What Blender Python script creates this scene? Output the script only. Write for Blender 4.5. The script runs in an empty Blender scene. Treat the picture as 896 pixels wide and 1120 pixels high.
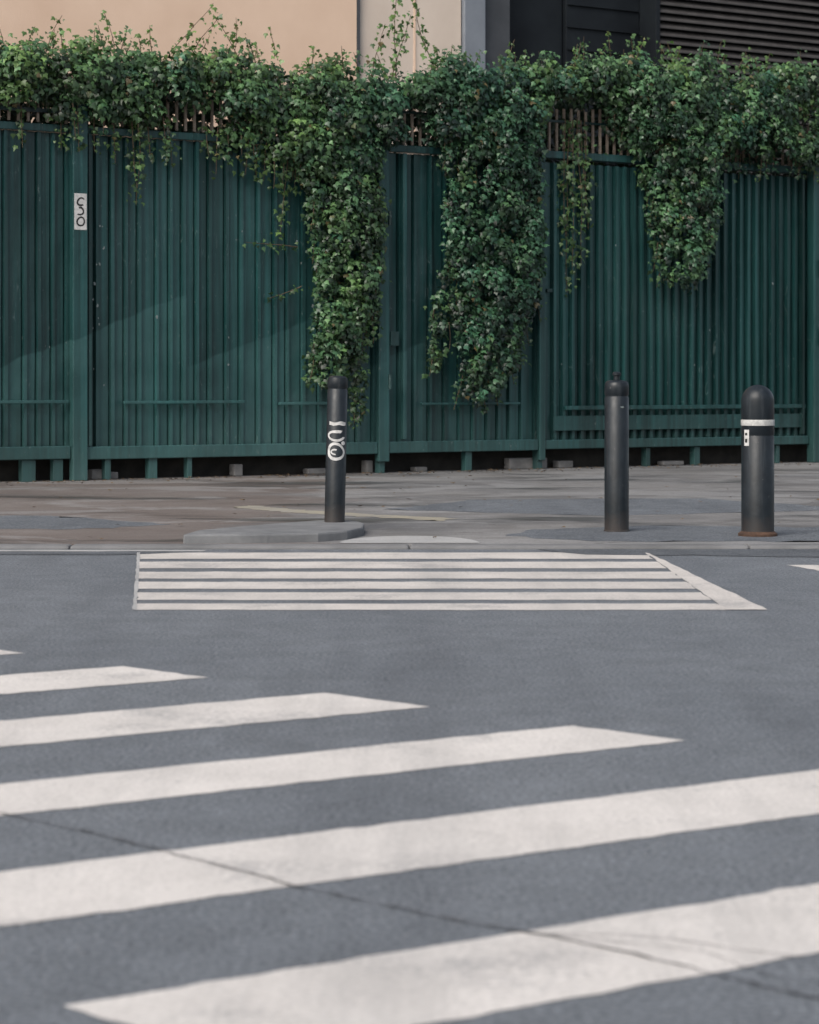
import bpy, bmesh, math, random
import numpy as np
from mathutils import Vector, Matrix
random.seed(7); rng=np.random.default_rng(11)
scene=bpy.context.scene
scene.view_settings.view_transform='Standard'
scene.view_settings.look='None'; scene.view_settings.exposure=0
COL=scene.collection

# ---------------------------------------------------------------- materials
class NT:
    def __init__(s,name):
        s.m=bpy.data.materials.new(name); s.m.use_nodes=True
        s.t=s.m.node_tree; s.b=s.t.nodes['Principled BSDF']
        s.tc=s.t.nodes.new('ShaderNodeTexCoord')
    def n(s,k,**kw):
        x=s.t.nodes.new(k)
        for a,b in kw.items(): setattr(x,a,b)
        return x
    def l(s,a,b): s.t.links.new(a,b)
    def mapping(s,scale=(1,1,1),rot=(0,0,0)):
        m=s.n('ShaderNodeMapping'); m.inputs['Scale'].default_value=scale; m.inputs['Rotation'].default_value=rot
        s.l(s.tc.outputs['Object'],m.inputs['Vector']); return m.outputs[0]
    def noise(s,scale,detail=4,rough=.55,vec=None,dist=0):
        x=s.n('ShaderNodeTexNoise'); x.inputs['Scale'].default_value=scale
        x.inputs['Detail'].default_value=detail; x.inputs['Roughness'].default_value=rough
        x.inputs['Distortion'].default_value=dist
        s.l(vec if vec is not None else s.tc.outputs['Object'],x.inputs['Vector']); return x.outputs[0]
    def ramp(s,f,p0,p1,c0=(0,0,0),c1=(1,1,1)):
        r=s.n('ShaderNodeValToRGB'); e=r.color_ramp.elements
        e[0].position=p0; e[1].position=p1; e[0].color=(*c0,1); e[1].color=(*c1,1)
        s.l(f,r.inputs[0]); return r.outputs[0]
    def mix(s,f,a,b,blend='MIX'):
        x=s.n('ShaderNodeMix',data_type='RGBA',blend_type=blend)
        for i,v in ((0,f),(6,a),(7,b)):
            if hasattr(v,'is_linked') or hasattr(v,'links'): s.l(v,x.inputs[i])
            else: x.inputs[i].default_value = v if i==0 else (*v,1)
        return x.outputs[2]
    def math(s,op,a,b=0,clamp=False):
        x=s.n('ShaderNodeMath',operation=op,use_clamp=clamp)
        for i,v in ((0,a),(1,b)):
            if hasattr(v,'links'): s.l(v,x.inputs[i])
            else: x.inputs[i].default_value=v
        return x.outputs[0]
    def col(s,c):
        if hasattr(c,'links'): s.l(c,s.b.inputs['Base Color'])
        else: s.b.inputs['Base Color'].default_value=(*c,1)
    def rough(s,v):
        if hasattr(v,'links'): s.l(v,s.b.inputs['Roughness'])
        else: s.b.inputs['Roughness'].default_value=v
    def spec(s,v): s.b.inputs['Specular IOR Level'].default_value=v
    def bump(s,f,strength=.3,dist=.01):
        x=s.n('ShaderNodeBump'); x.inputs['Strength'].default_value=strength; x.inputs['Distance'].default_value=dist
        s.l(f,x.inputs['Height']); s.l(x.outputs[0],s.b.inputs['Normal'])

def simple(name,c1,c2,scale=3,rough=.7,bump=.15,bscale=60,spec=.4,stretch=(1,1,1)):
    k=NT(name); v=k.mapping(stretch)
    k.col(k.ramp(k.noise(scale,4,.6,v),.3,.7,c1,c2)); k.rough(rough); k.spec(spec)
    k.bump(k.noise(bscale,3),bump,.005); return k.m

def asphalt(name,dark=1.0):
    k=NT(name)
    big=k.ramp(k.noise(.45,4,.6,k.mapping((1,.6,1))),.3,.72,(.120*dark,.134*dark,.152*dark),(.168*dark,.184*dark,.203*dark))
    c=k.mix(1.0,big,k.ramp(k.noise(5,4,.65),.3,.75,(.84,.84,.84),(1.12,1.12,1.12)),'MULTIPLY')
    c=k.mix(1.0,c,k.ramp(k.noise(70,3,.75),.34,.66,(.55,.55,.56),(1.5,1.49,1.47)),'MULTIPLY')
    v=k.n('ShaderNodeTexVoronoi'); v.inputs['Scale'].default_value=60; k.l(k.tc.outputs['Object'],v.inputs['Vector'])
    sp=k.ramp(v.outputs['Distance'],.10,.22,(1,1,1),(0,0,0))
    sel=k.ramp(v.outputs['Color'],.55,.8)
    c=k.mix(k.math('MULTIPLY',k.math('MULTIPLY',sp,sel),.6),c,(.36,.355,.34))
    tyre=k.ramp(k.noise(1.3,4,.6,k.mapping((1.,.12,1),(0,0,math.radians(58)))),.50,.72,(1,1,1),(.72,.72,.73))
    c=k.mix(1.0,c,tyre,'MULTIPLY')
    k.col(c); k.rough(.84); k.spec(.3)
    k.bump(k.noise(75,3,.7),.8,.01); return k.m

def paint(name,wear=.6,tint=(.70,.665,.63)):
    k=NT(name)
    d=k.ramp(k.noise(2.2,5,.65),.3,.75,(tint[0]*.80,tint[1]*.80,tint[2]*.80),tint)
    fine=k.ramp(k.noise(75,3,.7),.3,.62,(.80,.80,.80),(1.04,1.04,1.04))
    c=k.mix(1.0,d,fine,'MULTIPLY')
    w1=k.noise(48,4,.75); w2=k.noise(2.0,4,.6)
    s=k.math('ADD',k.math('MULTIPLY',w1,.4),k.math('MULTIPLY',w2,.6))
    w=k.ramp(s,wear,wear+.08)
    c=k.mix(k.math('MULTIPLY',w,.5),c,(.22,.222,.23))
    st=k.ramp(k.noise(2.4,5,.7,k.mapping((1.,.10,1),(0,0,math.radians(60)))),.48,.74)
    c=k.mix(k.math('MULTIPLY',st,.5),c,(.28,.275,.27))
    k.col(c); k.rough(.75); k.spec(.3); k.bump(k.noise(75,3,.7),.5,.006); return k.m

M_asphalt=asphalt('asphalt'); M_asphalt_dark=asphalt('asphalt_patch',.72); M_repair=asphalt('pavement_asphalt',.92)
M_paint=paint('road_paint',.545); M_paint_far=paint('road_paint_far',.53,(.63,.595,.56)); M_paint_faded=paint('road_paint_faded',.50,(.46,.46,.455))
M_yellow=paint('yellow_faded',.48,(.36,.33,.26))
def crackm():
    k=NT('crack_tar'); k.col(k.ramp(k.noise(18,4),.35,.7,(.03,.03,.032),(.11,.11,.115))); k.rough(.9); k.spec(.2); return k.m
M_tar=crackm()

def sidewalk_mat():
    k=NT('sidewalk_surface')
    a=k.ramp(k.noise(.55,4,.6),.36,.64,(.125,.126,.130),(.215,.213,.212))
    st=k.ramp(k.noise(1.9,5,.65,k.mapping((.7,1,1)),.8),.38,.66,(.72,.70,.68),(1.12,1.12,1.12))
    c=k.mix(.9,a,st,'MULTIPLY')
    sep=k.n('ShaderNodeSeparateXYZ'); k.l(k.tc.outputs['Object'],sep.inputs[0])
    bl=k.ramp(k.math('ADD',k.math('MULTIPLY',sep.outputs[0],-.35),k.math('MULTIPLY',k.noise(1.2,4,.6,k.mapping((.5,1.3,1))),1.2)),.75,1.15)
    c=k.mix(k.math('MULTIPLY',bl,.55),c,(.135,.100,.082))
    st2=k.ramp(k.noise(.6,5,.65,k.mapping((.6,1,1)),1.0),.53,.57)
    c=k.mix(k.math('MULTIPLY',st2,.42),c,(.28,.28,.28))
    c=k.mix(.8,c,k.ramp(k.noise(55,3,.7),.3,.7,(.7,.7,.7),(1.28,1.28,1.28)),'MULTIPLY')
    wt=k.noise(.75,5,.6,k.mapping((.45,1.3,1)),.6)
    c=k.mix(1.0,c,k.ramp(wt,.56,.62,(1,1,1),(.62,.62,.63)),'MULTIPLY')
    spk=k.ramp(k.noise(4.5,5,.75),.62,.66)
    c=k.mix(k.math('MULTIPLY',spk,.55),c,(.06,.055,.05))
    k.col(c)
    k.rough(k.ramp(wt,.54,.64,(.85,.85,.85),(.34,.34,.34))); k.spec(.4); k.bump(k.noise(55,3,.7),.35,.005); return k.m
M_side=sidewalk_mat()
M_kerb=simple('kerb_concrete',(.115,.117,.12),(.19,.191,.195),3,.85,.4,60)
M_soil=simple('ground_soil',(.07,.065,.055),(.14,.13,.11),1.2,.95,.5,30)
M_conc=simple('concrete',(.115,.12,.127),(.20,.205,.21),5,.85,.4,60)
M_block=simple('footing_concrete',(.10,.10,.10),(.24,.235,.23),5,.85,.4,60)
M_gapshade=simple('gap_shade',(.012,.012,.012),(.035,.033,.03),5,.9,.4,60)  # near-black colour standing for the shade beneath the fence

def fence_mat(name,mult=1.0):
    k=NT(name)
    a=k.ramp(k.noise(1.1,4,.6,k.mapping((1.6,1,.25))),.3,.72,(.0070*mult,.037*mult,.038*mult),(.017*mult,.070*mult,.069*mult))
    s=k.ramp(k.noise(9,4,.6,k.mapping((2.4,1,.05))),.35,.68,(.55,.57,.57),(1.42,1.38,1.38))
    c=k.mix(.95,a,s,'MULTIPLY')
    sep=k.n('ShaderNodeSeparateXYZ'); k.l(k.tc.outputs['Object'],sep.inputs[0])
    fl=k.math('FLOOR',k.math('DIVIDE',sep.outputs[0],.33)); wn=k.n('ShaderNodeTexWhiteNoise',noise_dimensions='1D'); k.l(fl,wn.inputs['W'])
    c=k.mix(1.0,c,k.ramp(wn.outputs['Value'],0,1,(.74,.76,.76),(1.26,1.23,1.23)),'MULTIPLY')
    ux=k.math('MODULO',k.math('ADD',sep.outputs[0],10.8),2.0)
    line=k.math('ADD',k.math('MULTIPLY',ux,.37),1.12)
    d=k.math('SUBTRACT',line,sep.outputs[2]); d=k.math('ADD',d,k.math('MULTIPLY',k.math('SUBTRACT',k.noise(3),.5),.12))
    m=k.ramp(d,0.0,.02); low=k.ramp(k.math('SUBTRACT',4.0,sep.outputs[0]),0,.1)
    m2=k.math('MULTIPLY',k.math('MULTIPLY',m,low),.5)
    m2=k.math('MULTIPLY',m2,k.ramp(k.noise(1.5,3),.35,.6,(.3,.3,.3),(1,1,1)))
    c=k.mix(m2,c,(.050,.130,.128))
    f=k.ramp(k.noise(.8,4,.55,k.mapping((.8,1,.6))),.45,.7)
    c=k.mix(k.math('MULTIPLY',f,.3),c,(.050,.112,.112))
    g=k.ramp(k.math('ADD',sep.outputs[2],k.math('MULTIPLY',k.noise(5,4),.5)),.3,1.3,(1,1,1),(0,0,0))
    c=k.mix(k.math('MULTIPLY',g,.22),c,(.075,.10,.095))
    ch=k.ramp(k.noise(22,5,.75,k.mapping((1,1,.5))),.645,.68)
    c=k.mix(k.math('MULTIPLY',ch,.45),c,(.18,.22,.21))
    sn=k.noise(3,2,.5,k.mapping((7,1,.5),(0,math.radians(55),0)),.3)
    sc=k.ramp(sn,.495,.5); sc2=k.ramp(sn,.5,.505,(1,1,1),(0,0,0))
    scr=k.math('MULTIPLY',k.math('MULTIPLY',sc,sc2),k.ramp(k.noise(1.1,3),.52,.6))
    c=k.mix(k.math('MULTIPLY',scr,.5),c,(.16,.22,.22))
    k.col(c); k.rough(k.ramp(k.noise(4,4),.3,.7,(.28,.28,.28),(.50,.50,.50))); k.spec(.5)
    k.bump(k.noise(2.6,4,.5,k.mapping((1,1,.6))),.5,.05); return k.m
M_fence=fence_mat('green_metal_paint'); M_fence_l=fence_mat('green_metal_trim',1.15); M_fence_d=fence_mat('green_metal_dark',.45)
M_picket=simple('picket_primer',(.15,.12,.10),(.31,.26,.215),8,.7,.2)
M_white=simple('sticker_white',(.40,.40,.39),(.64,.63,.62),30,.5,.05)
M_black=simple('sticker_ink',(.01,.01,.01),(.03,.03,.03),30,.5,.05)
def bollard_mat():
    k=NT('bollard_paint')
    c=k.ramp(k.noise(7,5,.65),.3,.75,(.005,.008,.011),(.014,.020,.026))
    ch=k.ramp(k.noise(38,6,.75),.645,.68)
    c=k.mix(k.math('MULTIPLY',ch,.6),c,(.12,.12,.12))
    sc=k.ramp(k.noise(12,5,.65,k.mapping((2,2,.15))),.56,.7)
    c=k.mix(k.math('MULTIPLY',sc,.4),c,(.05,.056,.062))
    sep=k.n('ShaderNodeSeparateXYZ'); k.l(k.tc.outputs['Object'],sep.inputs[0])
    g=k.ramp(k.math('ADD',sep.outputs[2],k.math('MULTIPLY',k.noise(14,5),.16)),.09,.22,(1,1,1),(0,0,0))
    c=k.mix(k.math('MULTIPLY',g,.5),c,(.07,.055,.047))
    k.col(c); k.rough(k.ramp(k.noise(9,5),.3,.7,(.30,.30,.30),(.52,.52,.52))); k.spec(.38); k.bump(k.noise(30,4),.25,.004); return k.m
M_boll=bollard_mat()
M_rust=simple('rusty_flange',(.03,.018,.013),(.10,.055,.035),25,.85,.4)
M_band=simple('reflective_band',(.33,.33,.32),(.56,.56,.54),40,.45,.1)
M_plaster=simple('beige_plaster',(.70,.505,.375),(.79,.59,.45),1.0,.9,.3,45)
M_plaster2=simple('pale_plaster',(.60,.50,.42),(.70,.60,.51),1.2,.9,.3,45)
M_bluegrey=simple('bluegrey_metal',(.17,.19,.22),(.23,.255,.29),2,.55,.05)
M_grey=simple('dark_grey_panel',(.05,.055,.062),(.075,.08,.09),2,.6,.05)
M_blackp=simple('charcoal_panel',(.005,.007,.010),(.012,.016,.020),2,.6,.05,spec=.25)
M_louv=simple('louver_metal',(.05,.046,.045),(.08,.075,.073),3,.55,.05)
M_stem=simple('vine_bark',(.05,.035,.022),(.14,.10,.065),20,.9,.3)
M_chip=simple('bare_primer',(.10,.13,.13),(.24,.27,.27),20,.7,.1)
def glass():
    k=NT('window_glass'); k.col((.02,.025,.03)); k.rough(.08); k.spec(.6); return k.m
M_glass=glass()

def leaf_mat():
    k=NT('ivy_leaf')
    at=k.n('ShaderNodeAttribute'); at.attribute_name='tone'
    geo=k.n('ShaderNodeNewGeometry')
    sep=k.n('ShaderNodeSeparateColor'); k.l(at.outputs['Color'],sep.inputs[0])
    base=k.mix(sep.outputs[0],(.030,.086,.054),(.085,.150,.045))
    r=k.ramp(geo.outputs['Random Per Island'],0,1,(.42,.47,.47),(1.7,1.6,1.5))
    c=k.mix(1.0,base,r,'MULTIPLY')
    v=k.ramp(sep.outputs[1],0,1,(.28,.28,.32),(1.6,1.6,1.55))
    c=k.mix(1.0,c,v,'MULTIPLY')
    br=k.ramp(geo.outputs['Random Per Island'],.985,.99)
    c=k.mix(br,c,(.14,.11,.05))
    k.col(c); k.rough(.36); k.spec(.5)
    tr=k.n('ShaderNodeBsdfTranslucent'); k.l(k.mix(1.0,c,(1.2,1.5,.6),'MULTIPLY'),tr.inputs[0])
    ms=k.n('ShaderNodeMixShader'); ms.inputs[0].default_value=.18
    k.l(k.b.outputs[0],ms.inputs[1]); k.l(tr.outputs[0],ms.inputs[2])
    k.l(ms.outputs[0],k.t.nodes['Material Output'].inputs[0]); return k.m
M_leaf=leaf_mat()
M_dead=simple('dry_leaf',(.06,.04,.025),(.16,.11,.06),30,.8,.1)

# ---------------------------------------------------------------- helpers
def obj(name,verts,faces,mat,parent=None,smooth=False,bevel=0):
    me=bpy.data.meshes.new(name); me.from_pydata(verts,[],faces); me.update()
    me.materials.append(mat); o=bpy.data.objects.new(name,me); COL.objects.link(o)
    if parent: o.parent=parent
    if smooth:
        for p in me.polygons: p.use_smooth=True
    if bevel:
        b=o.modifiers.new('bevel','BEVEL'); b.width=bevel; b.segments=2; b.limit_method='ANGLE'
    return o
def empty(name,loc=(0,0,0),rz=0):
    e=bpy.data.objects.new(name,None); e.location=loc; e.rotation_euler=(0,0,rz); e.empty_display_size=.3
    COL.objects.link(e); return e
def boxes(name,lst,mat,parent=None,bevel=0):
    V=[];F=[]
    for (x0,x1,y0,y1,z0,z1) in lst:
        i=len(V)
        V+=[(x0,y0,z0),(x1,y0,z0),(x1,y1,z0),(x0,y1,z0),(x0,y0,z1),(x1,y0,z1),(x1,y1,z1),(x0,y1,z1)]
        F+=[(i,i+3,i+2,i+1),(i+4,i+5,i+6,i+7),(i,i+1,i+5,i+4),(i+1,i+2,i+6,i+5),(i+2,i+3,i+7,i+6),(i+3,i,i+4,i+7)]
    return obj(name,V,F,mat,parent,bevel=bevel)
def densify(poly,step=.06,jit=.004):
    out=[]
    n=len(poly)
    for i in range(n):
        a=Vector(poly[i]);b=Vector(poly[(i+1)%n]);L=(b-a).length;k=max(1,int(L/step))
        nrm=Vector((-(b-a).y,(b-a).x))/max(L,1e-6)
        for j in range(k):
            p=a+(b-a)*j/k
            if j: p=p+nrm*random.gauss(0,jit)
            out.append((p.x,p.y))
    return out
def sheet(name,polys,z,mat,parent=None,jit=.004,step=.06):
    V=[];F=[]
    for poly in polys:
        q=densify(poly,step,jit) if jit else poly
        i=len(V); V+=[(x,y,z) for x,y in q]; F.append(tuple(range(i,i+len(q))))
    me=bpy.data.meshes.new(name); bm=bmesh.new()
    vs=[bm.verts.new(v) for v in V]
    for f in F: bm.faces.new([vs[j] for j in f])
    bmesh.ops.triangulate(bm,faces=bm.faces[:])
    for f in bm.faces:
        if f.normal.z<0: f.normal_flip()
    bm.to_mesh(me); bm.free(); me.materials.append(mat)
    o=bpy.data.objects.new(name,me); COL.objects.link(o)
    if parent: o.parent=parent
    return o
def tube(V,F,pts,r0,r1,n=5):
    base=len(V)
    for i,p in enumerate(pts):
        p=Vector(p); t=(Vector(pts[min(i+1,len(pts)-1)])-Vector(pts[max(i-1,0)])).normalized()
        a=t.cross(Vector((0.3,1,.2))).normalized(); b=t.cross(a)
        r=r0+(r1-r0)*i/(len(pts)-1)
        for k in range(n):
            an=2*math.pi*k/n; q=p+a*math.cos(an)*r+b*math.sin(an)*r; V.append(tuple(q))
    for i in range(len(pts)-1):
        for k in range(n):
            F.append((base+i*n+k,base+i*n+(k+1)%n,base+(i+1)*n+(k+1)%n,base+(i+1)*n+k))

# ---------------------------------------------------------------- ground, road, sidewalk
SW=.022
obj('ground',[(-400,-400,-.03),(400,-400,-.03),(400,400,-.03),(-400,400,-.03)],[(0,1,2,3)],M_soil)
obj('road',[(-60,-25,0),(60,-25,0),(60,13.46,0),(-60,13.46,0)],[(0,1,2,3)],M_asphalt)
boxes('sidewalk',[(-60,60,13.60,60,-.028,SW)],M_side)
ks=[];x=-30.
while x<30:
    ks.append((x+.002,x+1.998,13.44,13.597,-.02,SW+.001)); x+=2.0
boxes('kerb',ks,M_kerb,bevel=.016)

ZP=.002
m=.645
bands=[(9.75,9.24),(8.60,8.09),(7.457,6.93),(6.29,5.83),(5.17,4.65),(4.0,3.52),(2.85,2.37),(1.7,1.2)]
def hit(a,c):
    X=(c-a)/(m+.93); return (X,a+m*X)
polys=[[hit(b,3.13),hit(b,7.03),hit(t,7.03),hit(t,3.13)] for t,b in bands]
sheet('crosswalk',polys,ZP,M_paint,jit=.0035,step=.05)
rows=[(13.18,12.72),(12.52,12.08),(11.87,11.46),(11.28,10.90),(10.72,10.35),(10.18,9.90)]
def lx(d): return -1.558+(13.16-d)/(13.16-9.9)*.368
def rx(d): return 1.375+(13.1-d)/(13.1-9.9)*.175
def rin(d): return rx(d)-.02-(13.1-d)/(3.2)*.16
polys=[[(lx(b),b),(rin(b),b),(rin(t),t),(lx(t),t)] for t,b in rows]
cw=sheet('crosswalk',polys,ZP,M_paint_far,jit=.007,step=.10)
sheet('border',[[(rin(9.9)+.001,9.9),(rx(9.9),9.9),(rx(13.1),13.1),(rin(13.1)+.001,13.16)]],ZP+.0015,M_paint_far,jit=.003,step=.12,parent=cw)
sheet('edge_line',[[(lx(9.9)-.010,9.9),(lx(9.9)+.008,9.9),(lx(13.18)+.008,13.18),(lx(13.18)-.010,13.18)]],ZP+.0015,M_paint_faded,jit=.002,step=.12,parent=cw)
sheet('crosswalk',[[(2.03,12.3),(3.9,12.2),(3.9,11.75),(2.18,11.75)]],ZP,M_paint_far,jit=.005)
sheet('gutter_line',[[(-7,13.26),(-1.2,13.28),(-1.18,13.38),(-7,13.39)]],ZP,M_paint_faded,jit=.006)
sheet('asphalt_patch',[[(.75,13.43),(1.0,13.02),(2.2,12.85),(6,12.7),(6,13.43)],[(-7,12.95),(-1.7,13.0),(-1.2,13.2),(-7,13.22)]],ZP+.001,M_asphalt_dark,jit=.02,step=.15)
half=[(-.40,13.62)]+[(-.0+.42*math.cos(a),13.64+.62*math.sin(a)) for a in np.linspace(math.pi*.98,0,22)]
sheet('ramp_marking',[half],SW+.003,M_paint_faded,jit=.006)
ye=[(-1.35,17.6),(-.95,17.0),(-.45,16.5),(.25,15.9)]
yl=[(a,b-.14) for a,b in ye]+[(a+.1,b+.14) for a,b in reversed(ye)]
sheet('faded_yellow_line',[yl],SW+.002,M_yellow,jit=.03)
sheet('pavement_repair',[[(.6,14.3),(1.1,13.8),(4.8,13.85),(7.5,14.3),(4.0,14.9),(1.6,15.3),(.8,14.9)],[(-.2,17.2),(1.4,16.4),(3.4,17.2),(2.4,18.8),(.6,18.6)],[(-5,15.2),(-2.2,14.9),(-1.6,15.4),(-2.6,16.4),(-5,16.3)]],SW+.0012,M_repair,jit=.03,step=.12)
def crack(name,pts,w,z,mat=M_tar):
    P=[Vector(p) for p in pts]; fine=[]
    for a,b in zip(P[:-1],P[1:]):
        k=max(2,int((b-a).length/.025))
        for j in range(k): fine.append(a+(b-a)*j/k)
    fine.append(P[-1]); off=0; V=[];F=[]
    for i,p in enumerate(fine):
        t=(fine[min(i+1,len(fine)-1)]-fine[max(i-1,0)]).normalized(); n=Vector((-t.y,t.x))
        off=off*.85+random.gauss(0,.004); q=p+n*off; ww=w*random.uniform(.3,1.3)/2
        V+=[(q.x-n.x*ww,q.y-n.y*ww,z),(q.x+n.x*ww,q.y+n.y*ww,z)]
        if i: j=len(V)-4; F.append((j,j+2,j+3,j+1))
    return obj(name,V,F,mat)
crack('road_crack',[(-2.3,6.5),(-.943,5.26),(-.6,4.93),(-.269,4.545),(.0,4.28),(.185,4.13),(.484,3.876),(.9,3.4)],.0075,.0040)
crack('road_crack',[(.25,4.1),(.5,3.98),(.62,3.8),(.95,3.62)],.003,.0044)
crack('road_crack',[(.185,4.13),(.42,4.08),(.7,3.93),(.9,3.95)],.003,.0048)
nose=[(-1.35,13.61),(-.85,13.66),(-.55,13.76),(-.38,13.95),(-.29,14.3),(-.29,14.7),(-.35,14.95),(-.47,15.02),(-.6,14.98),(-.8,14.75),(-1.05,14.4),(-1.3,14.0)]
n=len(nose)
V=[(x,y,SW-.01) for x,y in nose]+[(x,y,SW+.055) for x,y in nose]
obj('ramp_nose',V,[tuple(range(n,2*n))]+[(i,(i+1)%n,n+(i+1)%n,n+i) for i in range(n)],M_conc,bevel=.012)

# ---------------------------------------------------------------- fence
RZ=math.atan2(.522,.852)
def frame(name): return empty(name,(-3.24,22.12,0),RZ)
fence=frame('metal_fence')
U0,U1=-5.0,14.0
prof=[];u=U0
while u<U1:
    if u<5.42: per,rw,dp=random.choice([.145,.165,.19]),random.uniform(.026,.038),random.uniform(.026,.036)
    else: per,rw,dp=.118+random.uniform(-.006,.006),.036,.046
    nt=.014
    prof+=[(u,0),(u+per-rw-.016-nt,0),(u+per-rw-.014-nt,.03),(u+per-rw-.014,.03),(u+per-rw-.010,-dp),(u+per-.010,-dp)]
    u+=per
# sheets dented: rows in z so the pressed metal is never quite flat
ZR=np.linspace(.25,3.375,26); V=[];F=[]
def dent(a,z): return .006*math.sin(a*2.1+z*1.7)+.005*math.sin(a*5.3-z*2.9+1)+.004*math.sin(a*9.7+z*4.1)
nz=len(ZR)
for i,(a,b) in enumerate(prof):
    for z in ZR:
        dd=dent(a,z)*(math.sin((z-.25)/3.125*math.pi)**.5 if 0.26<z<3.37 else 0)
        V.append((a+dd*.4,b+min(dd,.004)+.004*(b>-.01)*0,z))
    if i:
        j=len(V)-2*nz
        for k in range(nz-1): F.append((j+k,j+nz+k,j+nz+k+1,j+k+1))
obj('corrugated_panels',V,F,M_fence,fence)
boxes('back_sheet',[(U0,U1,.05,.06,.26,3.36)],M_fence_d,fence)
boxes('top_rail',[(U0,-.09,-.06,.07,3.378,3.45),(.09,3.35,-.06,.07,3.378,3.45),(3.49,5.38,-.06,.07,3.385,3.46),(5.47,9.24,-.07,.07,3.42,3.50),(9.44,U1,-.07,.07,3.42,3.50)],M_fence,fence,bevel=.006)
boxes('upper_rail',[(U0,-.09,-.04,-.012,3.56,3.60),(U0,-.09,-.04,-.012,3.70,3.74),(.09,3.35,-.03,-.012,3.80,3.825),(3.49,5.38,-.03,-.012,3.80,3.825),(5.47,9.24,-.03,-.012,3.82,3.845),(9.44,U1,-.03,-.012,3.82,3.845)],M_fence_d,fence)
boxes('bottom_rail',[(U0,-.085,-.105,-.057,.235,.36),(.085,3.35,-.105,-.057,.225,.35),(3.49,5.38,-.105,-.057,.23,.35),(5.47,9.24,-.105,-.062,.24,.34),(9.44,U1,-.105,-.062,.24,.34)],M_fence_l,fence,bevel=.008)
boxes('mid_rail',[(-2.5,-.1,-.095,-.056,.77,.80),(.48,1.80,-.095,-.056,.76,.79),(2.2,2.9,-.095,-.056,.74,.77),(3.9,5.15,-.095,-.056,.73,.755),(5.75,9.2,-.10,-.062,.665,.71),(9.46,13,-.10,-.062,.665,.71)],M_fence_l,fence,bevel=.005)
boxes('lower_plates',[(5.6,9.2,-.075,-.066,.44,.60)],M_fence,fence)
boxes('posts',[(-.078,.078,-.14,-.0455,SW,3.78),(3.355,3.485,-.12,-.0455,SW+.12,3.6),(3.66,3.71,-.105,-.0455,.37,3.37),(5.385,5.465,-.12,-.0515,.12,3.5),(9.25,9.43,-.18,-.0515,SW,3.72),(-3.9,-3.75,-.14,-.0455,SW,3.78)],M_fence_l,fence,bevel=.01)
boxes('post_edges',[(.095,.125,-.12,-.0457,.36,3.37),(9.14,9.17,-.11,-.0517,.36,3.40)],M_fence_d,fence)
legs=[]
for u,w_ in ((-.5,.14),(-.2,.10),(.32,.06),(.8,.09),(1.2,.05),(3.42,.07),(4.5,.08),(5.42,.07),(6.9,.06),(7.6,.08),(8.8,.05)):
    legs.append((u-w_/2,u+w_/2,-.07,.02,SW,.232))
boxes('legs',legs,M_fence_l,fence,bevel=.004)
boxes('gap_shade_backing',[(U0,U1,.22,.4,SW,.5)],M_gapshade,fence)  # added backing behind the bottom gap, coloured dark to stand for shade
ft=[]
for u,w_,h in ((.2,.12,.10),(.38,.1,.07),(1.75,.1,.12),(2.6,.25,.06),(3.3,.08,.13),(3.9,.15,.05),(5.1,.5,.12),(5.75,.2,.08),(7.2,.3,.05)):
    ft.append((u,u+w_,.04,.16,SW,SW+h))
boxes('footing_blocks',ft,M_block,fence,bevel=.012)
pk=[];u=U0
while u<U1:
    top=3.98+random.uniform(-.03,.03) if u>-.1 else 3.9
    pk.append((u,u+.024,-.011,.011,3.47,top)); u+=.098
boxes('pickets',pk,M_picket,fence)
V=[];F=[]
for (hu,hz0,hz1) in ((9.34,1.4,1.62),(9.34,2.2,2.4),(3.44,.9,1.05),(3.44,2.6,2.75)):
    tube(V,F,[(hu,-.20,hz0),(hu,-.20,(hz0+hz1)/2),(hu,-.20,hz1)],.022,.022,10)
obj('hinges',V,F,M_fence_d,fence,smooth=True)
boxes('latch',[(3.50,3.60,-.12,-.09,1.35,1.5),(5.5,5.57,-.10,-.06,1.95,1.99)],M_fence_d,fence,bevel=.005)
boxes('post_sticker',[(-.064,.064,-.1435,-.1405,2.44,2.79)],M_white,fence,bevel=.001)
def ring_poly(cx,cz,rx_,rz_,t,a0=0,a1=2*math.pi,n=30,wob=0):
    out=[]
    p1,p2,p3=[random.uniform(0,6.28) for _ in range(3)]
    A=np.linspace(a0,a1,n)
    W=[1+wob*(math.sin(2*a+p1)+.6*math.sin(3*a+p2)) for a in A]; Tk=[t*(1+2.5*wob*math.sin(a+p3)) for a in A]
    for i in range(n-1):
        a,b=A[i],A[i+1]
        out.append([(cx+rx_*W[i]*math.cos(a),cz+rz_*W[i]*math.sin(a)),(cx+rx_*W[i+1]*math.cos(b),cz+rz_*W[i+1]*math.sin(b)),
                    (cx+(rx_*W[i+1]-Tk[i+1])*math.cos(b),cz+(rz_*W[i+1]-Tk[i+1])*math.sin(b)),(cx+(rx_*W[i]-Tk[i])*math.cos(a),cz+(rz_*W[i]-Tk[i])*math.sin(a))])
    return out
V=[];F=[]
for q in ring_poly(.0,2.52,.044,.05,.016,wob=.05)+ring_poly(-.005,2.62,.04,.045,.017,-2.4,2.0,wob=.06)+ring_poly(0.004,2.71,.045,.045,.016,.6,5.4,wob=.06):
    i=len(V); V+=[(a,-.1450,b) for a,b in q]; F.append((i,i+1,i+2,i+3))
obj('sticker_lettering',V,F,M_black,fence)
V=[];F=[]
random.seed(3)
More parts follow.
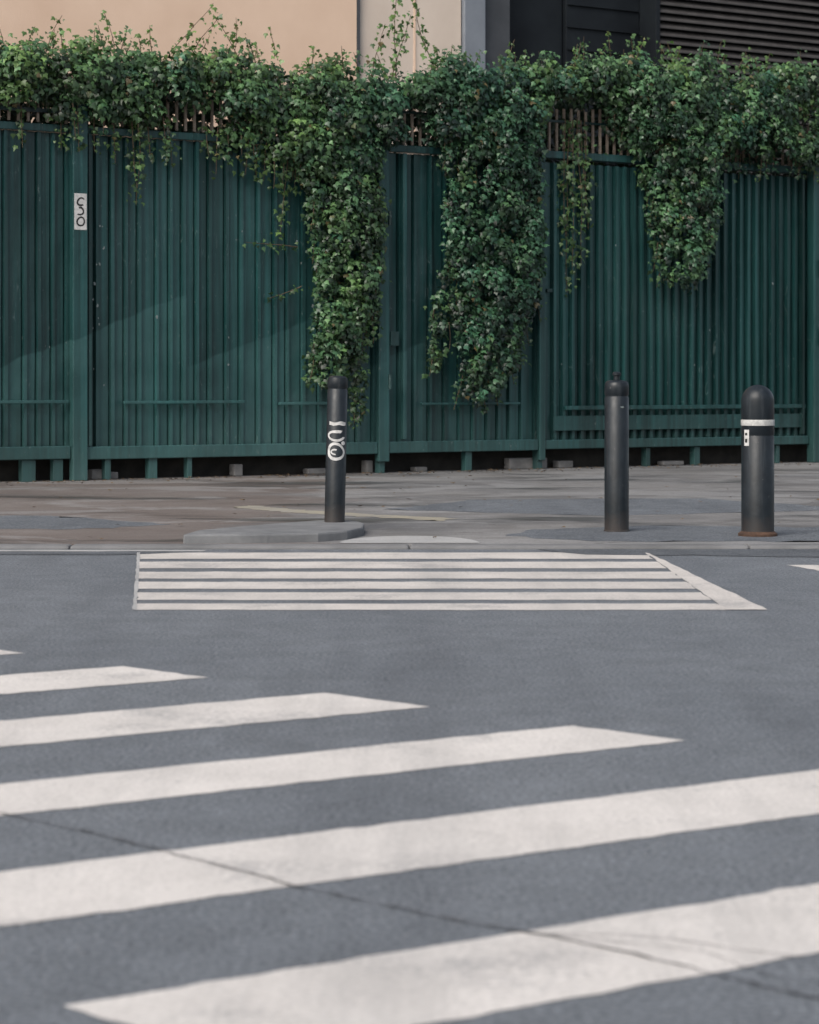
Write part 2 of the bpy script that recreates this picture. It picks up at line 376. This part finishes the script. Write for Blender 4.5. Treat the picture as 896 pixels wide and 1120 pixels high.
for _ in range(36):
    u=random.choice([random.uniform(.15,.3),random.uniform(1.4,1.8),random.uniform(-.7,5.3),random.uniform(5.6,9)]);z=random.uniform(.9,2.6)
    s=random.uniform(.006,.016); i=len(V); k=random.randint(4,6)
    for j in range(k):
        a=2*math.pi*j/k; r=s*random.uniform(.5,1.2); V.append((u+r*math.cos(a),-.056,z+r*1.4*math.sin(a)))
    F.append(tuple(range(i,i+k)))
obj('paint_chips',V,F,M_chip,fence)

# ---------------------------------------------------------------- buildings (parallel to fence)
bb=frame('plaster_building')
boxes('main_wall',[(-14,5.48,4,14,-.02,12)],M_plaster,bb)
boxes('pale_pier',[(5.484,7.06,4.06,14,-.02,12)],M_plaster2,bb)
boxes('joint_strip',[(5.486,5.53,4.0,4.055,-.02,12)],M_grey,bb)
boxes('pier_fold',[(6.35,6.375,4.05,4.058,0,12)],M_plaster,bb)
boxes('cornice',[(-14.1,7.05,3.85,3.997,11.7,12.1)],M_plaster2,bb,bevel=.02)
wn=[];fr=[]
for u in (-11,-8,-5,-2,1,3.6):
    z=7.6
    wn.append((u,u+1.2,3.985,3.998,z,z+1.8)); fr+= [(u-.06,u,3.96,3.999,z-.06,z+1.86),(u+1.2,u+1.26,3.96,3.999,z-.06,z+1.86),(u,u+1.2,3.96,3.999,z+1.8,z+1.86),(u-.1,u+1.3,3.88,3.9985,z-.12,z-.062),(u+.58,u+.62,3.965,3.984,z,z+1.8)]
boxes('window_panes',wn,M_glass,bb); boxes('window_frames',fr,M_grey,bb)
lb=frame('louvered_building')
boxes('shell',[(7.07,22,5.2,14,-.02,12)],M_blackp,lb)
boxes('blue_grey_column',[(7.08,7.40,4.0,5.19,-.02,12)],M_bluegrey,lb,bevel=.01)
boxes('grey_column',[(7.41,7.86,4.12,5.19,-.02,12)],M_grey,lb,bevel=.01)
boxes('bay_panel',[(7.87,8.9,4.42,5.19,-.02,12),(8.92,10.14,4.36,5.19,-.02,12)],M_blackp,lb,bevel=.006)
sl=[];z=3.0
while z<11.5: sl.append((8.94,10.12,4.33,4.358,z,z+.015)); z+=.30
boxes('bay_slats',sl,M_blackp,lb)
boxes('louver_jamb',[(10.15,10.222,4.0,5.19,-.02,12),(10.225,21.9,4.12,5.19,-.02,2.9)],M_blackp,lb,bevel=.004)
boxes('louver_mullions',[(13.4,13.46,3.995,4.12,-.02,12),(17.4,17.46,3.995,4.12,-.02,12)],M_grey,lb,bevel=.004)
V=[];F=[];z=2.92
while z<11.8:
    for (a,b) in ((10.225,13.395),(13.465,17.395),(17.465,21.9)):
        i=len(V)
        V+=[(a,4.02,z),(b,4.02,z),(b,4.11,z+.07),(a,4.11,z+.07),(a,4.02,z+.022),(b,4.02,z+.022),(b,4.11,z+.092),(a,4.11,z+.092)]
        F+=[(i,i+3,i+2,i+1),(i+4,i+5,i+6,i+7),(i,i+1,i+5,i+4),(i+2,i+3,i+7,i+6)]
    z+=.105
obj('louver_blades',V,F,M_louv,lb)
boxes('louver_back',[(10.225,21.9,4.16,5.18,2.91,12)],M_blackp,lb)

# ---------------------------------------------------------------- ivy
random.seed(17)
ivy=frame('ivy')
T=np.array([(0,0,0),(-.30,-.05,-.03),(-.52,.30,-.07),(-.24,.48,0),(0,1,-.12),(.24,.48,0),(.52,.30,-.07),(.30,-.05,-.03),(0,.35,.06)],float)
TF=np.array([(8,0,7),(8,7,6),(8,6,5),(8,5,4),(8,4,3),(8,3,2),(8,2,1),(8,1,0)])
LP=[];LN=[];LD=[];LS=[];LT=[]
def add_leaves(P,N,size,tone):
    n=len(P)
    LP.append(P); N=N/np.linalg.norm(N,axis=1,keepdims=True); LN.append(N)
    LD.append(np.tile([0,0,-1.],(n,1))+rng.normal(0,.5,(n,3)))
    LS.append(size*rng.uniform(.55,1.35,n)); LT.append(np.tile(tone,(n,1)).astype(float) if np.ndim(tone)==1 else tone)
def clump(c,r,n,tone,size=.056):
    d=rng.normal(0,1,(n,3)); d/=np.linalg.norm(d,axis=1,keepdims=True)
    d[:,1]=np.where((d[:,1]>.3)&(rng.random(n)<.7),-d[:,1],d[:,1])
    rad=1-.5*rng.random(n)**1.6+rng.normal(0,.07,n)
    P=np.array(c)+d*np.array(r)*rad[:,None]
    N=d*np.array([.6,1,.6])+np.array([0,-.45,.5])+rng.normal(0,.42,(n,3))
    t=np.tile(tone,(n,1)).astype(float)
    t[:,1]=np.clip(t[:,1]+(rad-.85)*1.0+d[:,2]*.3+rng.normal(0,.08,n),0,1)  # clump shading put into leaf colour: upper and outer leaves lighter, inner ones darker
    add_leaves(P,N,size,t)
uu=[-5,-.77,.17,1.16,2.19,2.6,3.27,3.83,4.17,4.75,5.47,6.08,6.84,8.03,9.5,14]
tt=[4.2,4.19,4.29,4.29,4.29,4.32,4.26,4.18,4.44,4.46,4.45,4.6,4.66,4.66,4.72,4.8]
bt=[3.60,3.62,3.48,3.46,3.18,3.05,3.2,3.64,3.5,3.25,3.90,3.90,3.55,3.48,3.45,3.5]
def ngap(u,z):
    if .75<u<1.65 and 3.45<z<3.88: return random.random()<.85
    if 1.75<u<2.3 and 3.4<z<3.75: return random.random()<.3
    if 3.46<u<3.98 and 3.4<z<3.86: return True
    if 5.35<u<6.25 and z<4.05: return True
    if -1.2<u<-.1 and z<3.86: return random.random()<.65
    if .1<u<.68 and z<3.7: return random.random()<.3
    return False
def hue(u,z):
    base=.55 if u<3 else (.22 if u<5.6 else .30)
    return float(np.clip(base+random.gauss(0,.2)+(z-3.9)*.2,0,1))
u=-5.0
while u<14:
    for _ in range((6 if u<4.5 else 5) if -1<u<10 else 4):
        cu=u+random.uniform(-.06,.06); top=np.interp(cu,uu,tt)+.06*math.sin(cu*5.1)+.05*math.sin(cu*11.7+1); bot=np.interp(cu,uu,bt)+.09*math.sin(cu*7.3)+.07*math.sin(cu*13+2)
        r=random.uniform(.08,.19); z=random.uniform(bot+r*.6,max(bot+r,top-r*.8))
        if ngap(cu,z-r*.5): continue
        th=np.interp(cu,[0,4,7,9],[.20,.26,.34,.34]); h=(z-bot)/(top-bot+.01)
        w_=random.uniform(-th,.1)-.08*math.sin(max(0,min(1,h))*math.pi)
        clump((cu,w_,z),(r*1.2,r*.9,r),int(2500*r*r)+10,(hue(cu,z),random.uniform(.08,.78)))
    u+=.085
n=15000
U=rng.uniform(-5,14,n); Z=np.array([random.uniform(3.42,np.interp(a,uu,tt)-.12) for a in U])
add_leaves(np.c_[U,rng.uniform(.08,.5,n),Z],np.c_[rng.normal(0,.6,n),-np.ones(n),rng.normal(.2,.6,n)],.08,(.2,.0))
SV=[];SF=[]
def strand(p0,length,dirv=(0,0,-1),wob=.02,leaf=.05,dens=48,tone=(.5,.5),thick=.006,spread=.04):
    pts=[Vector(p0)];d=Vector(dirv).normalized();k=max(3,int(length/.05))
    for i in range(k):
        d=(d+Vector((random.gauss(0,wob*5),random.gauss(0,wob*2),random.gauss(0,wob*2)))*.35+Vector(dirv)*.12).normalized()
        pts.append(pts[-1]+d*length/k)
    tube(SV,SF,[tuple(p) for p in pts],thick,.0025,4)
    n=int(length*dens)
    if n<1: return pts
    A=np.array([tuple(p) for p in pts]); f=rng.random(n)*(len(pts)-1.001); i=f.astype(int); fr_=(f-i)[:,None]
    P=A[i]*(1-fr_)+A[i+1]*fr_+rng.normal(0,spread,(n,3))*np.array([1,.7,.6])
    N=np.array([0,-1,.35])+rng.normal(0,.55,(n,3))
    t=np.c_[np.clip(tone[0]+rng.normal(0,.12,n),0,1),np.clip(tone[1]+rng.normal(0,.15,n),0,1)]
    add_leaves(P,N,leaf,t); return pts
u=-5.
while u<14:
    b=np.interp(u,uu,bt)
    if not ngap(u,b+.02):
        strand((u,-.14+random.uniform(-.12,.04),b+.12),random.uniform(.12,.45)*(1.25 if u<3 else .7),wob=.03,dens=60,tone=(hue(u,3.5),.45))
    if random.random()<.8:
        t=np.interp(u,uu,tt)
        strand((u,random.uniform(-.25,.1),t-.12),random.uniform(.12,.32),(random.uniform(-.5,.5),-.1,1),wob=.05,dens=80,tone=(min(1,hue(u,4.5)+.2),.7),leaf=.045)
    u+=random.uniform(.07,.17)
def drape(keys,tone,seed,thick=.16,dens=1.0):
    random.seed(seed)
    zs=[k[0] for k in keys][::-1]; cu=[k[1] for k in keys][::-1]; hw=[k[2] for k in keys][::-1]
    z=keys[0][0]
    while z>keys[-1][0]:
        h=np.interp(z,zs,hw); c=np.interp(z,zs,cu)
        k=max(1,int(round(h*2/.15*dens)))
        for _ in range(k):
            r=random.uniform(.055,.14)*(1 if h>.25 else .8)
            uo=random.uniform(-1,1)*max(.0,h-r*.5)
            edge=1-(uo/(h+.01))**2
            wv=-.13-thick*edge*random.uniform(.2,1.4)
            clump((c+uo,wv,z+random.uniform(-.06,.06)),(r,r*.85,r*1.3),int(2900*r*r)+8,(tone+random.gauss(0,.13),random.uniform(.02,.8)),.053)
        if random.random()<.6:
            sgn=random.choice([-1,1]); strand((c+sgn*h*.85,-.15-random.random()*.1,z),random.uniform(.15,.4),(sgn*.15,0,-1),wob=.04,dens=65,tone=(tone+.1,.5))
        z-=.085
drape([(4.0,2.80,.5),(3.3,2.84,.54),(2.85,2.90,.46),(2.3,2.95,.40),(1.75,2.94,.36),(1.4,2.80,.30),(1.1,2.68,.22),(.95,2.62,.12)],.38,21,.17)
drape([(1.9,3.0,.18),(1.2,3.0,.15),(.85,3.05,.09),(.68,3.07,.05)],.5,22,.08,.8)
drape([(4.2,4.70,.66),(3.1,4.76,.64),(2.5,4.76,.62),(2.0,4.78,.56),(1.65,4.70,.48),(1.3,4.66,.38),(1.0,4.58,.24),(.72,4.46,.08)],.16,23,.25,1.1)
drape([(2.2,4.20,.12),(1.6,4.06,.10),(1.1,4.0,.06)],.3,24,.06,.6)
drape([(4.4,6.98,.80),(3.9,7.04,.78),(3.5,7.24,.62),(3.1,7.30,.54),(2.8,7.30,.49),(2.5,7.26,.40),(2.2,7.18,.24),(2.05,7.12,.10)],.25,25,.3,1.2)
drape([(4.1,8.2,.55),(3.75,8.6,.5),(3.6,8.9,.4)],.3,26,.25)
random.seed(40)
for a,l in ((5.80,1.9),(5.90,1.6),(5.74,1.3),(6.0,1.0),(5.84,1.7),(5.95,1.2)):
    strand((a,-.1,3.85),l,wob=.02,dens=44,tone=(.6,.5),leaf=.055,spread=.05)
for a,l in ((.55,.75),(.62,.9),(.95,.5),(2.05,.6),(1.85,.55),(2.4,.7),(-.2,.4),(.35,.5),(.15,.4),(-.6,.4),(5.1,.9),(2.3,1.2)):
    strand((a,-.12,3.6),l,wob=.025,dens=55,tone=(.7,.5))
strand((2.40,-.1,2.35),.6,(-1,0,.05),wob=.05,dens=36,tone=(.6,.5))
strand((2.45,-.1,1.95),.4,(-1,0,-.4),wob=.05,dens=40,tone=(.6,.5))
strand((3.55,-.05,4.15),.75,(.25,0,1),wob=.04,dens=60,tone=(.85,.75))
strand((3.62,-.02,4.15),1.1,(.0,0,1),wob=.05,dens=60,tone=(.85,.75))
strand((4.1,-.02,4.3),.8,(-.35,0,1),wob=.05,dens=60,tone=(.85,.75))
strand((3.3,-.05,4.15),.6,(.4,0,1),wob=.05,dens=60,tone=(.8,.7))
for a,dx,l in ((1.0,.9,.7),(1.25,.6,.5),(1.7,.2,.4),(1.75,-.8,.5),(2.2,-.3,.35),(-.3,.4,.35),(.4,-.3,.35),(5.0,.4,.3),(6.4,-.2,.3),(7.9,.3,.3)):
    strand((a,-.05,np.interp(a,uu,tt)-.05),l,(dx,0,1),wob=.06,dens=42,tone=(.9,.8),leaf=.045,thick=.004,spread=.03)
for a,l in ((2.8,2.1),(2.95,2.3),(4.55,2.8),(4.75,2.4),(7.15,1.4),(7.3,1.2),(4.35,2.1)):
    strand((a,-.09,3.7),l,wob=.02,dens=6,tone=(.3,.1),thick=.012)
P=np.concatenate(LP);N=np.concatenate(LN);D=np.concatenate(LD);S=np.concatenate(LS);TN=np.concatenate(LT)
D=D-N*(D*N).sum(1,keepdims=True); D/=np.linalg.norm(D,axis=1,keepdims=True)+1e-9; X=np.cross(D,N)
n=len(P); print('LEAVES',n)
Wd=S*rng.uniform(.85,1.15,n)
VV=P[:,None,:]+T[None,:,0,None]*X[:,None,:]*Wd[:,None,None]+T[None,:,1,None]*D[:,None,:]*S[:,None,None]+T[None,:,2,None]*N[:,None,:]*(S*rng.uniform(.4,2,n))[:,None,None]
VV=VV.reshape(-1,3).astype(np.float32); FF=(TF[None]+np.arange(n)[:,None,None]*9).reshape(-1)
me=bpy.data.meshes.new('leaves'); me.vertices.add(len(VV)); me.vertices.foreach_set('co',VV.ravel())
me.loops.add(len(FF)); me.loops.foreach_set('vertex_index',FF.astype(np.int32))
nf=len(FF)//3; me.polygons.add(nf); me.polygons.foreach_set('loop_start',np.arange(0,nf*3,3,dtype=np.int32))
me.update(calc_edges=True); me.validate()
ca=me.color_attributes.new('tone','FLOAT_COLOR','POINT')
C=np.ones((n,9,4),np.float32); C[:,:,0]=np.clip(TN[:,0],0,1)[:,None]; C[:,:,1]=np.clip(TN[:,1],0,1)[:,None]; C[:,:,2]=0
ca.data.foreach_set('color',C.ravel())
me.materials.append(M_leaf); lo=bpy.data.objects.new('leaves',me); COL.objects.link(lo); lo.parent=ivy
obj('stems',SV,SF,M_stem,ivy,smooth=True)

random.seed(9);V=[];F=[]
for _ in range(700):
    if random.random()<.8:
        u=random.uniform(-3,11); w_=-abs(random.gauss(.1,.35))-.05
        x=-3.24+.852*u-.522*w_; y=22.12+.522*u+.852*w_
    else: x=random.uniform(-5,6); y=random.uniform(13.8,23)
    s=random.uniform(.015,.035); a=random.random()*6.28; i=len(V)
    for k,(p,q) in enumerate(((-1,0),(0,.5),(1,0),(0,-.5))):
        V.append((x+s*(p*math.cos(a)-q*math.sin(a)),y+s*(p*math.sin(a)+q*math.cos(a)),SW+.006+random.uniform(0,.012)))
    F.append((i,i+1,i+2,i+3))
obj('fallen_leaves',V,F,M_dead)

# ---------------------------------------------------------------- bollards
def lathe(name,prof,mat,parent,seg=48):
    V=[];F=[]
    for r,z in prof:
        for k in range(seg):
            a=2*math.pi*k/seg; V.append((r*math.cos(a),r*math.sin(a),z))
    for i in range(len(prof)-1):
        for k in range(seg):
            F.append((i*seg+k,i*seg+(k+1)%seg,(i+1)*seg+(k+1)%seg,(i+1)*seg+k))
    o=obj(name,V,F,mat,parent)
    o.data.polygons.foreach_set('use_smooth',[True]*len(o.data.polygons))
    e=o.modifiers.new('es','EDGE_SPLIT'); e.split_angle=math.radians(40)
    return o
def onpost(name,polys,r,mat,parent,th0=-math.pi/2):
    V=[];F=[]
    for q in polys:
        i=len(V)
        for s,z in q:
            a=th0+s/r; V.append((r*math.cos(a),r*math.sin(a),z))
        F.append(tuple(range(i,i+len(q))))
    return obj(name,V,F,mat,parent)
def blob(cx,cz,a,b,n=22,j=.1):
    pts=[(cx+a*math.cos(t)*random.uniform(1-j,1+j),cz+b*math.sin(t)*random.uniform(1-j,1+j)) for t in np.linspace(0,2*math.pi,n,endpoint=False)]
    return [[(cx,cz),pts[i],pts[(i+1)%n]] for i in range(n)]
random.seed(8)
b1=empty('bollard',(-.486,14.81,SW+.04)); b1.rotation_euler=(0,math.radians(1.3),0)
R=.066
lathe('shaft',[(R*1.0,-.06),(R,.87),(R-.004,.875),(R-.004,.882),(R,.887),(R,.93),(R*.93,.95),(R*.7,.96),(0,.963)],M_boll,b1)
onpost('sticker_band',[[(s,.642+.003*math.sin(s*90)),(s+.01,.642+.003*math.sin(s*90+.9)),(s+.01,.664+.004*math.sin(s*70)),(s,.664+.004*math.sin(s*70-.7))] for s in np.arange(-.05,.062,.01)],R+.0012,M_white,b1)
g=ring_poly(.004,.575,.062,.040,.017,.9,6.0,wob=.07)+blob(.050,.527,.016,.014,12,.15)
onpost('sticker',g,R+.0015,M_white,b1)
onpost('sticker_ring',ring_poly(.0,.472,.066,.056,.018,wob=.06)+ring_poly(-.008,.470,.028,.020,.009,1.0,5.0,wob=.05),R+.0018,M_white,b1)
b2=empty('bollard',(1.334,14.72,SW)); R=.0785
lathe('shaft',[(R*1.06,0),(R*1.06,.008),(R,.012),(R,.86),(R-.005,.866),(R-.005,.876),(R,.882),(R,.935),(R*.95,.955),(R*.8,.968),(R*.4,.974),(0,.975)],M_boll,b2)
lathe('cap_knob',[(.02,.965),(.02,1.0),(.028,1.005),(.028,1.017),(.018,1.027),(0,1.029)],M_boll,b2,16)
onpost('sticker_scrap',blob(.03,.80,.012,.007,j=.4),R+.0015,M_chip,b2)
b3=empty('bollard',(2.177,14.29,SW)); R=.102
dome=[(R*math.cos(t),.845+R*math.sin(t)*.98) for t in np.linspace(0,math.pi/2,12)][:-1]+[(0,.945)]
lathe('shaft',[(R,0),(R,.62),(R-.004,.625),(R-.004,.632),(R,.637)]+dome,M_boll,b3)
lathe('base_flange',[(.122,0),(.122,.016),(.110,.024),(.1025,.03)],M_rust,b3)
lathe('reflective_band',[(R+.002,.69),(R+.003,.693),(R+.003,.724),(R+.002,.727)],M_band,b3)
onpost('sticker',[[(s,.565),(s+.01,.565),(s+.01,.665),(s,.665)] for s in np.arange(-.112,-.075,.01)],R+.0015,M_white,b3)
onpost('sticker_ink',[[(-.104,.585),(-.086,.585),(-.086,.608),(-.104,.608)],[(-.104,.63),(-.086,.63),(-.086,.645),(-.104,.645)]],R+.003,M_black,b3)

# ---------------------------------------------------------------- light, camera
el,rot=math.radians(42),math.radians(214)
w=bpy.data.worlds.new('World'); scene.world=w; w.use_nodes=True; nt=w.node_tree
sky=nt.nodes.new('ShaderNodeTexSky'); sky.sky_type='NISHITA'; sky.sun_disc=False
sky.sun_elevation=el; sky.sun_rotation=rot; sky.air_density=1.0; sky.dust_density=4.0; sky.ozone_density=1.0
hs=nt.nodes.new('ShaderNodeHueSaturation'); hs.inputs['Saturation'].default_value=.55
hs.inputs['Value'].default_value=1.2
bg=nt.nodes['Background']; bg.inputs[1].default_value=.15
nt.links.new(sky.outputs[0],hs.inputs['Color']); nt.links.new(hs.outputs[0],bg.inputs[0])
sd=bpy.data.lights.new('sun','SUN'); sd.energy=1.75; sd.angle=math.radians(45); sd.color=(1,.95,.88)
so=bpy.data.objects.new('sun',sd); COL.objects.link(so)
tosun=Vector((math.sin(rot)*math.cos(el),math.cos(rot)*math.cos(el),math.sin(el)))
so.rotation_euler=tosun.to_track_quat('Z','Y').to_euler(); so.location=tosun*50
cd=bpy.data.cameras.new('camera'); co=bpy.data.objects.new('camera',cd); COL.objects.link(co)
co.location=(0,0,1.0); co.rotation_euler=(math.radians(90),0,0)
cd.sensor_fit='AUTO'; cd.sensor_width=36; cd.lens=2500/1120*36
cd.shift_y=(415-560)/1120; cd.clip_start=.1; cd.clip_end=2000
cd.dof.use_dof=True; cd.dof.focus_distance=15.5; cd.dof.aperture_fstop=5.0
scene.camera=co
